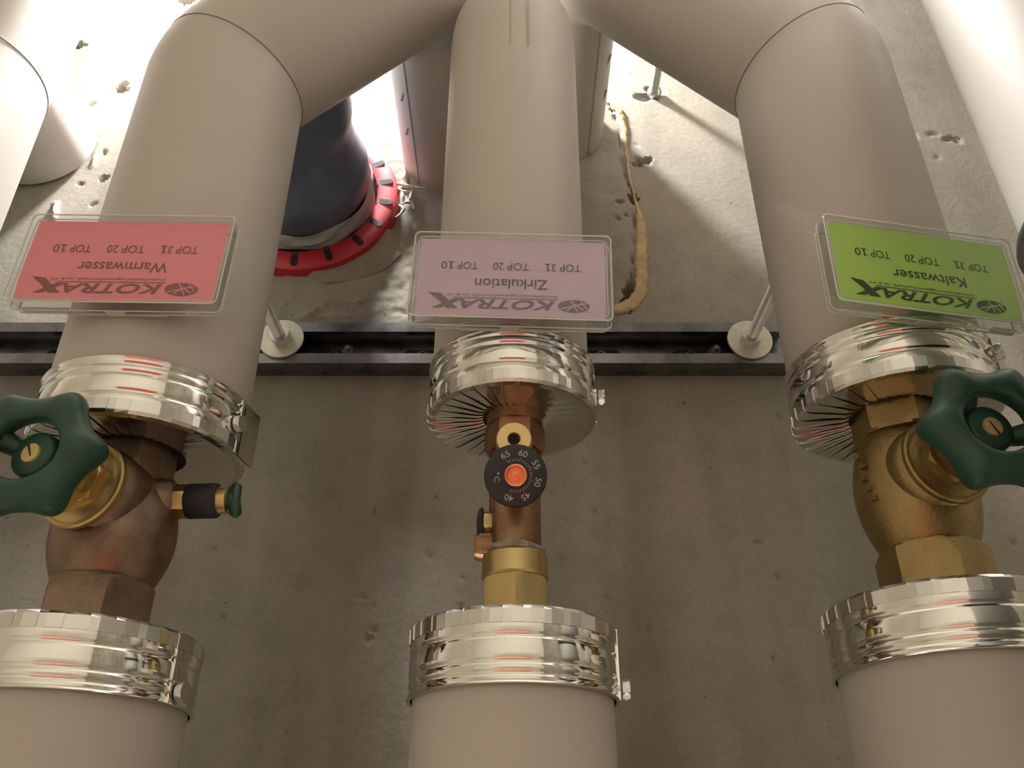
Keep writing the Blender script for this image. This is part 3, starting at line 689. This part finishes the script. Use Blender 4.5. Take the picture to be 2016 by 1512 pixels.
def sign_box(label, ctr, rot, roll, pitch, card_m, inks, word, W=0.106, H=0.0555, D=0.0135):
    # local frame: x = reading direction, y = up in the text, z = towards the reader
    ir = Vector((math.cos(rot) * math.cos(roll), math.sin(rot) * math.cos(roll), math.sin(roll)))
    ez = Vector((0, math.sin(pitch), -math.cos(pitch))); ex = -ir
    ez = (ez - ex * ez.dot(ex)).normalized(); ey = ez.cross(ex)
    t = bpy.data.objects.new('sign_box', None); COL.objects.link(t); t.empty_display_size = 0.03
    t.matrix_world = Matrix(((ex.x, ey.x, ez.x, ctr.x), (ex.y, ey.y, ez.y, ctr.y), (ex.z, ey.z, ez.z, ctr.z), (0, 0, 0, 1)))
    t['label'] = label; t['category'] = 'sign'; t['_o'] = (0, 0, 0); t['group'] = 'clear label boxes on the pipes'
    lid = shell(MB(), W, H, 0.003, -D * 0.62, 0.0, 0.0013).build('clear_lid', M['clear'], t, 'clear acrylic lid', smooth=40)
    tray = shell(MB(), W - 0.003, H - 0.003, 0.0024, -D * 0.45, -D, 0.0012).build('back_tray', M['clear'], t, 'clear acrylic back', smooth=40)
    # whitish rims paint the bright highlights along the lid and tray edges
    mb = MB()
    for (w_, h_, z, rr) in ((W, H, -0.0004, 0.00042), (W, H, -D * 0.62, 0.0004), (W - 0.003, H - 0.003, -D + 0.0003, 0.0005), (W - 0.0045, H - 0.0045, -0.0016, 0.0003)):
        pts = [Vector((x, y, z)) for x, y in rrect(w_, h_, 0.003)]; pts.append(pts[0]); sweep(mb, pts, rr, 8, False, False)
    mb.build('box_edges', M['edge'], lid, 'clear edges whitened like highlights')
    for (xa, xb) in ((0.024, 0.049), (-0.049, -0.036)):
        n = int((xb - xa) / 0.00065); vs = []; fs = []; y = H / 2 - 0.0010
        for i in range(n + 1):
            yy = y - (0.0006 if i % 2 else 0.0)
            vs += [Vector((xa + 0.00065 * i, yy, -D * 0.66)), Vector((xa + 0.00065 * i, yy, -D * 0.94)), Vector((xa + 0.00065 * i, y - 0.0010, -D * 0.94)), Vector((xa + 0.00065 * i, y - 0.0010, -D * 0.66))]
        for i in range(n):
            for j in range(4): fs.append([4 * i + j, 4 * i + (j + 1) % 4, 4 * i + 4 + (j + 1) % 4, 4 * i + 4 + j])
        MB().add(vs, fs).build('grip_ridges', M['edge'], tray, smooth=0)
    mb = MB()
    box(mb, (0, H / 2 - 0.0002, -D * 0.80), EX, EY, EZ, 0.010, 0.001, D * 0.30); mb.build('clasp', M['edge'], lid)
    mb = MB(); box(mb, (0.0155, H / 2 - 0.0002, -D * 0.92), EX, EY, EZ, 0.021, 0.0008, 0.0008); box(mb, (-0.0155, H / 2 - 0.0002, -D * 0.92), EX, EY, EZ, 0.021, 0.0008, 0.0008); mb.build('clasp_edge', M['edge'], lid)
    # printed card, slightly curled at its text-top edge
    cw, ch = W - 0.0062, H - 0.0062; z0 = -0.0022
    def curl(y): 
        s = max(0.0, (y - ch * 0.20) / (ch * 0.30)); return -0.0026 * s * s
    mb = MB(); ny = 14; vs = []; fs = []
    for side in (0, -0.0003):
        for j in range(ny + 1):
            y = -ch / 2 + ch * j / ny
            vs += [Vector((-cw / 2, y, z0 + curl(y) + side)), Vector((cw / 2, y, z0 + curl(y) + side))]
    for j in range(ny): fs.append([2 * j, 2 * j + 1, 2 * j + 3, 2 * j + 2])
    b = 2 * (ny + 1)
    for j in range(ny): fs.append([b + 2 * j, b + 2 * j + 2, b + 2 * j + 3, b + 2 * j + 1])
    for j in range(ny): fs += [[2 * j, 2 * j + 2, b + 2 * j + 2, b + 2 * j], [2 * j + 1, b + 2 * j + 1, b + 2 * j + 3, 2 * j + 3]]
    fs += [[0, b, b + 1, 1], [2 * ny, 2 * ny + 1, b + 2 * ny + 1, b + 2 * ny]]
    mb.add(vs, fs); card = mb.build('printed_card', card_m, t, smooth=30)
    zo = 0.00022
    def U(u): return -cw / 2 + cw * u
    def Vt(v): return ch / 2 - ch * v
    def place(vs, fs, name, m):
        mb = MB(); mb.add([Vector((v.x, v.y, z0 + curl(v.y) + zo)) for v in vs], fs); return mb.build(name, m, card, smooth=0)
    def word_at(s, u0, u1, vt, vb, name, m, shear=0.0, off=0.0):
        vs, fs = stroke_text(s, U(u0), U(u1), Vt(vb), Vt(vt), shear, off); place(vs, fs, name, m)
    for s, u0, u1 in (('TOP 31', 0.131, 0.323), ('TOP 20', 0.408, 0.600), ('TOP 10', 0.683, 0.878)):
        one = s.endswith('1') or '1' in s
        if '1' not in s: word_at(s, u0, u1, 0.585, 0.685, 'lettering', inks[0])
        else:
            wd = u1 - u0
            if s == 'TOP 31':
                word_at('TOP 3', u0, u0 + wd * 0.80, 0.585, 0.685, 'lettering', inks[0]); c = u0 + wd * 0.925
            else:
                word_at('TOP', u0, u0 + wd * 0.555, 0.585, 0.685, 'lettering', inks[0]); word_at('0', u0 + wd * 0.845, u1, 0.585, 0.685, 'lettering', inks[0]); c = u0 + wd * 0.735
            q = lambda u, v: Vector((U(u), Vt(v), 0))
            place([q(c - 0.0045, 0.585), q(c + 0.0045, 0.585), q(c + 0.0045, 0.685), q(c - 0.0045, 0.685), q(c - 0.016, 0.676), q(c + 0.016, 0.676), q(c + 0.016, 0.686), q(c - 0.016, 0.686), q(c - 0.015, 0.606), q(c - 0.0045, 0.585), q(c - 0.0045, 0.598), q(c - 0.015, 0.617)],
                  [[0, 3, 2, 1], [4, 7, 6, 5], [8, 11, 10, 9]], 'lettering', inks[0])
    word_at(word[0], word[1], word[2], 0.335, 0.465, 'lettering', inks[0], 0, 0.004)
    word_at('KOTRA', 0.268, 0.765, 0.085, 0.195, 'logo_lettering', inks[1], 0.30, 0.022)
    # the long-legged last letter
    xs = lambda u, v: Vector((U(u), Vt(v), 0))
    place([xs(0.865, 0.085), xs(0.915, 0.085), xs(0.80, 0.195), xs(0.75, 0.195)], [[0, 3, 2, 1]], 'logo_lettering', inks[1])
    place([xs(0.775, 0.085), xs(0.835, 0.085), xs(0.875, 0.17), xs(0.935, 0.272), xs(0.865, 0.255)], [[0, 4, 3, 2, 1]], 'logo_lettering', inks[1])
    word_at('Installationsgesellschaft m.b.H', 0.255, 0.835, 0.228, 0.268, 'logo_lettering', inks[1], 0.25, 0.0)
    place([xs(0.255, 0.206), xs(0.80, 0.206), xs(0.80, 0.215), xs(0.255, 0.215)], [[0, 3, 2, 1]], 'logo_line', inks[1])
    el = [xs(0.168 + 0.083 * math.cos(a * PI / 32), 0.140 + 0.072 * math.sin(a * PI / 32)) for a in range(64)]
    place(el, [list(range(64))], 'logo_oval', inks[1])
    zo = 0.00036
    for (a, b_) in (((0.10, 0.175), (0.235, 0.108)), ((0.150, 0.078), (0.182, 0.205)), ((0.205, 0.085), (0.165, 0.150)), ((0.118, 0.098), (0.165, 0.160)), ((0.100, 0.112), (0.132, 0.192))):
        p, q = xs(*a), xs(*b_); n = Vector((-(q - p).y, (q - p).x, 0)).normalized() * 0.0003
        place([p - n, q - n, q + n, p + n], [[0, 1, 2, 3]], 'logo_stroke', card_m)
    return t
sign_box('red Warmwasser sign in a clear box', V3(-0.2030, -0.2850, 0.3535), math.radians(1.0), math.radians(0), math.radians(0), M['cardred'], (M['inkred'], M['logored']), ('Warmwasser', 0.262, 0.722), 0.1085, 0.0570)
sign_box('lilac Zirkulation sign in a clear box', V3(-0.0003, -0.2818, 0.3640), math.radians(1.9), math.radians(0), math.radians(0), M['cardlilac'], (M['inklilac'], M['logolilac']), ('Zirkulation', 0.306, 0.692))
sign_box('green Kaltwasser sign in a clear box', V3(0.2150, -0.2785, 0.3545), math.radians(2.2), math.radians(9), math.radians(0), M['cardgreen'], (M['inkgreen'], M['logogreen']), ('Kaltwasser', 0.285, 0.690))

# ------------------------------------------------------------------ mounting rail, rods
def rail():
    t = thing('mounting_rail', 'galvanised slotted channel screwed across the ceiling', 'rail', V3(-0.15, -0.402, HC))
    xa, xb = -0.80, 0.235; ya, yb = -0.4225, -0.3815; h0, h1 = 0.613, HC - 0.0002
    prof = [(ya + 0.0095, h0 + 0.006), (ya + 0.0095, h0), (ya, h0), (ya, h1), (yb, h1), (yb, h0), (yb - 0.0095, h0), (yb - 0.0095, h0 + 0.006), (yb - 0.0077, h0 + 0.006), (yb - 0.0077, h0 + 0.0018), (yb - 0.0018, h0 + 0.0018), (yb - 0.0018, h1 - 0.0018),
            (ya + 0.0018, h1 - 0.0018), (ya + 0.0018, h0 + 0.0018), (ya + 0.0077, h0 + 0.0018), (ya + 0.0077, h0 + 0.006)]
    n = len(prof); vs = [V3(xa, y, h) for y, h in prof] + [V3(xb, y, h) for y, h in prof]
    fs = [[i, (i + 1) % n, n + (i + 1) % n, n + i] for i in range(n)] + [list(range(n))[::-1], [n + i for i in range(n)]]
    MB().add(vs, fs).build('channel', M['rail'], t, smooth=20)
    for k in range(11):
        xc = -0.62 + 0.0775 * k; pts = rrect(0.034, 0.0125, 0.006)
        mb = MB(); mb.add([V3(xc + x, -0.400 + y, h1 - 0.0022) for x, y in pts], [list(range(len(pts)))]); mb.build('slot', M['dark'], t, smooth=0)
        if k % 1 == 0:
            ring(MB(), V3(xc, -0.400, h1 - 0.003), EZ, 0.004, 0.0008, 20).build('slot_rim', M['rail'], t)
    for px in (685, 1410):
        p = at(px, 686, 0.626); mb = MB(); lathe(mb, p, (0, 0, -1), [(0.0062, -0.006), (0.0062, -0.0050)], 24); hexnut(mb, p, (0, 0, -1), 0.0085, -0.0050, -0.0015, 0.0004); lathe(mb, p, (0, 0, -1), [(0.0024, -0.002), (0.0024, 0.0025)], 16)
        mb.build('anchor_bolt', M['rail'], t, smooth=25)
rail()

def rod(label, x, y, h0, h1, plate, lean=(0, 0)):
    t = thing('threaded_rod', label, 'rod', V3(x, y, h0), 'threaded hanger rods')
    mb = MB(); a = V3(x, y, h0); b = V3(x + lean[0], y + lean[1], h1); d = (b - a).normalized(); L = (b - a).length
    prof = []; n = int(L / 0.00075)
    for i in range(n): prof.append((0.0049 if i % 2 else 0.0043, i * L / n))
    lathe(mb, a, d, prof, 20); mb.build('rod', M['zinc'], t, smooth=60)
    if plate:
        mb = MB(); lathe(mb, V3(x, y, 0.6128), (0, 0, -1), [(0.0055, 0), (0.0186, 0), (0.0190, 0.0005), (0.0190, 0.0022), (0.0186, 0.0026), (0.0055, 0.0026)], 72); mb.build('plate_washer', M['washer'], t, 'large round plate washer', smooth=30)
        mb = MB(); hexnut(mb, V3(x, y, 0.6102), (0, 0, -1), 0.016, 0, 0.008, 0.0007, 0.2); mb.build('hex_nut', M['zinc'], t, smooth=20)
    else:
        mb = MB(); lathe(mb, V3(x, y, h0), (0, 0, -1), [(0.0068, 0), (0.0066, 0.006), (0.0055, 0.0075)], 24); mb.build('anchor_sleeve', M['zinc'], t)
    return t
rod('threaded rod with round washer, left of the lilac sign', -0.1955, -0.4045, 0.628, 0.473, True, (-0.004, 0))
rod('threaded rod with round washer, right of the lilac sign', 0.2015, -0.4035, 0.628, 0.473, True, (0.004, 0))
p = at(1286, 184, HC)
rod('short bright threaded rod hanging above the upper ceiling hole', p.x, p.y, HC + 0.003, 0.475, False)

# ------------------------------------------------------------------ drain pipe with its fire collar
p = at(606, 402, HC); cx, cy = p.x, p.y
def drain():
    t = thing('drain_pipe', 'dark blue plastic drain pipe rising through the red collar', 'pipe', V3(cx, cy, HC))
    o = V3(cx, cy, HC); dn = (0, 0, -1)
    prof = [(0.060, 0.0), (0.060, 0.020), (0.0635, 0.026), (0.0655, 0.034), (0.0660, 0.050), (0.0655, 0.056), (0.0640, 0.059), (0.0625, 0.064), (0.0610, 0.070), (0.0592, 0.078), (0.0580, 0.084), (0.0578, 0.098), (0.0588, 0.104), (0.0604, 0.110), (0.0612, 0.117), (0.0612, 0.140), (0.058, 0.150)]
    lathe(MB(), o, dn, prof, 96).build('drain_socket', M['drain'], t, smooth=45)
    mb = MB(); n = 96; vs = []; fs = []; rows = 7
    for j in range(rows):
        for i in range(n):
            th = 2 * PI * i / n; e = Vector((math.cos(th), math.sin(th), 0))
            tt = 0.010 + 0.0205 * j / (rows - 1) + 0.0022 * math.sin(3 * th + 1) * (j / rows); r = 0.0655 + 0.0012 * math.sin(th * 7 + j * 1.7) + 0.0010 * math.sin(th * 3 - j) + (0.0012 if j in (0, 3) else 0)
            vs.append(o + e * r - EZ * tt)
    for j in range(rows - 1):
        for i in range(n):
            k = (i + 1) % n; fs.append([j * n + i, j * n + k, (j + 1) * n + k, (j + 1) * n + i])
    mb.add(vs, fs).build('tape_wrap', M['tape'], t, 'crumpled grey tape wrap', smooth=60)
    # fire collar
    t2 = thing('fire_collar', 'red slotted fire collar around the dark drain pipe', 'collar', V3(cx, cy, HC))
    mb = MB(); n = 144; inner = 0.0692; outer = 0.0885
    prof = [(inner, 0.0), (inner, 0.0125), (inner + 0.002, 0.0135), (outer - 0.003, 0.0118), (outer - 0.0005, 0.0105), (outer, 0.008), (outer + 0.001, 0.0), (inner, 0.0)]
    x, y, a = frame(dn); vs = []; fs = []
    for r, tt in prof:
        for i in range(n):
            th = 2 * PI * i / n; vs.append(o + Vector(dn) * tt + (x * math.cos(th) + y * math.sin(th)) * r)
    for j in range(len(prof) - 1):
        for i in range(n):
            k = (i + 1) % n; fs.append([j * n + i, j * n + k, (j + 1) * n + k, (j + 1) * n + i])
    mb.add(vs, fs).build('collar_ring', M['red'], t2, smooth=35)
    for px, py in ((583, 494), (641, 488), (695, 466), (741, 440), (770, 400), (760, 360), (745, 325), (530, 480)):
        q = at(px, py, HC - 0.0115); e = Vector((q.x - cx, q.y - cy, 0)).normalized(); tg = Vector((-e.y, e.x, 0))
        mb = MB(); c = o + e * 0.0765 - EZ * 0.0127
        pts = []
        for k in range(9): th = -PI / 2 + PI * k / 8; pts.append(c + e * (0.0055 + 0.0030 * math.cos(th)) + tg * 0.0032 * math.sin(th) - EZ * 0.0003 )
        pts += [c - e * 0.0072 + tg * 0.0032 - EZ * 0.0008, c - e * 0.0072 - tg * 0.0032 - EZ * 0.0008]
        vs2 = pts + [v + EZ * 0.003 for v in pts]; m = len(pts)
        mb.add(vs2, [list(range(m)), [m + i for i in range(m)][::-1]] + [[i, (i + 1) % m, m + (i + 1) % m, m + i] for i in range(m)])
        mb.build('collar_slot', M['dark'], t2, 'dark slot', smooth=0)
drain()

def lumps():
    # mortar smeared over the collar's rim
    pts = [(600, 545), (618, 536), (640, 522), (652, 516), (668, 520), (690, 517), (705, 512), (725, 500), (742, 486), (760, 470), (772, 452), (785, 470), (790, 500), (760, 530), (700, 552), (640, 558)]
    mb = MB(); P = [at(a, b, HC) for a, b in pts]; c = sum(P, Vector()) / len(P)
    vs = [p - EZ * 0.0005 for p in P] + [c + (p - c) * 0.86 - EZ * (0.0075 if k < 11 else 0.002) for k, p in enumerate(P)] + [c - EZ * 0.005]
    n = len(P); fs = [[i, (i + 1) % n, n + (i + 1) % n, n + i] for i in range(n)] + [[n + i, n + (i + 1) % n, 2 * n] for i in range(n)]
    o = mb.add(vs, fs).build('mortar_smear', M['concrete'], origin=c, smooth=60); tag(o, 'grey mortar smeared over the lower rim of the red collar', 'mortar')
    # torn plaster scrap by the collar
    mb = MB(); rnd = random.Random(3)
    strips = [((770, 362), (800, 366), (838, 370)), ((772, 368), (792, 378), (815, 374)), ((812, 374), (808, 392), (790, 402)), ((788, 372), (795, 392), (784, 404)), ((790, 402), (808, 398), (814, 412)), ((784, 404), (795, 412), (778, 428)), ((798, 336), (796, 352), (800, 368))]
    for s in strips:
        q = [at(a, b, HC - 0.006 - 0.003 * rnd.random()) for a, b in s]
        sweep(mb, [q[0], (q[0] + q[1]) / 2 + Vector((0, 0, -0.0012)), q[1], (q[1] + q[2]) / 2 + Vector((0.001, 0, 0.001)), q[2]], [0.0006, 0.0014, 0.0019, 0.0013, 0.0004], 7)
    o = mb.build('plaster_scrap', M['film'], origin=at(800, 385, HC), smooth=60); tag(o, 'torn pale plaster scrap hanging beside the red collar', 'scrap')
    # foam bead along the filled opening
    path = [(1203, 208, 5), (1216, 216, 8), (1224, 232, 8), (1229, 255, 6), (1232, 285, 4), (1237, 330, 2.5), (1245, 372, 2), (1256, 410, 3), (1262, 440, 8), (1263, 480, 11), (1262, 520, 11), (1264, 550, 12), (1262, 575, 12), (1246, 598, 13), (1225, 607, 12), (1205, 612, 9)]
    mb = MB(); P = []; R = []
    for (a, b), (c_, d_) in zip([q[:2] for q in path[:-1]], [q[:2] for q in path[1:]]):
        pass
    for i in range(len(path) - 1):
        for k in range(5):
            s = k / 5; a = path[i]; b = path[i + 1]
            P.append(at(a[0] + (b[0] - a[0]) * s + rnd.uniform(-1, 1), a[1] + (b[1] - a[1]) * s, HC - 0.0006)); R.append((a[2] + (b[2] - a[2]) * s) * 0.00047 * rnd.uniform(0.85, 1.15))
    n = 10; vs = []; fs = []
    for i, p_ in enumerate(P):
        tn = (P[min(i + 1, len(P) - 1)] - P[max(i - 1, 0)]).normalized(); sd = tn.cross(EZ).normalized()
        for k in range(n):
            th = PI * k / (n - 1); vs.append(p_ + sd * math.cos(th) * R[i] * rnd.uniform(0.9, 1.1) - EZ * math.sin(th) * min(R[i] * 0.45, 0.0018) * rnd.uniform(0.8, 1.2))
    for i in range(len(P) - 1):
        for k in range(n - 1): fs.append([i * n + k, i * n + k + 1, (i + 1) * n + k + 1, (i + 1) * n + k])
    fs += [list(range(n)), [(len(P) - 1) * n + k for k in range(n)][::-1]]
    o = mb.add(vs, fs).build('foam_strip', M['foam'], origin=P[0], smooth=70); tag(o, 'strip of yellowish building foam along the ceiling crack', 'foam')
lumps()

def unseen_red_chest():  # unseen chest, added in place of red clothing reflected in the collars
    c = Vector((0.0, 0.62, 0)); t = thing('unseen_red_chest', 'unseen red chest added for the red reflections in the collars', 'added reflector', c)
    w_, d_, h_ = 1.05, 0.4, 1.0
    box(MB(), c + EZ * (h_ / 2 + 0.06), EX, EY, EZ, w_, d_, h_ - 0.0).build('chest_body', M['orange'], t, smooth=0)
    for k in range(4):
        dr = box(MB(), c + Vector((0, -d_ / 2 - 0.008, 0.2 + 0.24 * k)), EX, EY, EZ, w_ - 0.06, 0.018, 0.21).build('drawer', M['orange'], t, smooth=0)
        box(MB(), c + Vector((0, -d_ / 2 - 0.028, 0.27 + 0.24 * k)), EX, EY, EZ, w_ - 0.2, 0.02, 0.02).build('drawer_handle', M['zinc'], dr, smooth=0)
    for sx in (-1, 1):
        for sy in (-1, 1): lathe(MB(), c + Vector((sx * (w_ / 2 - 0.06) - 0.012, sy * (d_ / 2 - 0.06), 0.0305)), EX, [(0.026, 0), (0.030, 0.004), (0.030, 0.020), (0.026, 0.024)], 24).build('caster', M['black'], t)
unseen_red_chest()

for o in bpy.data.objects:
    if '_o' in o: del o['_o']
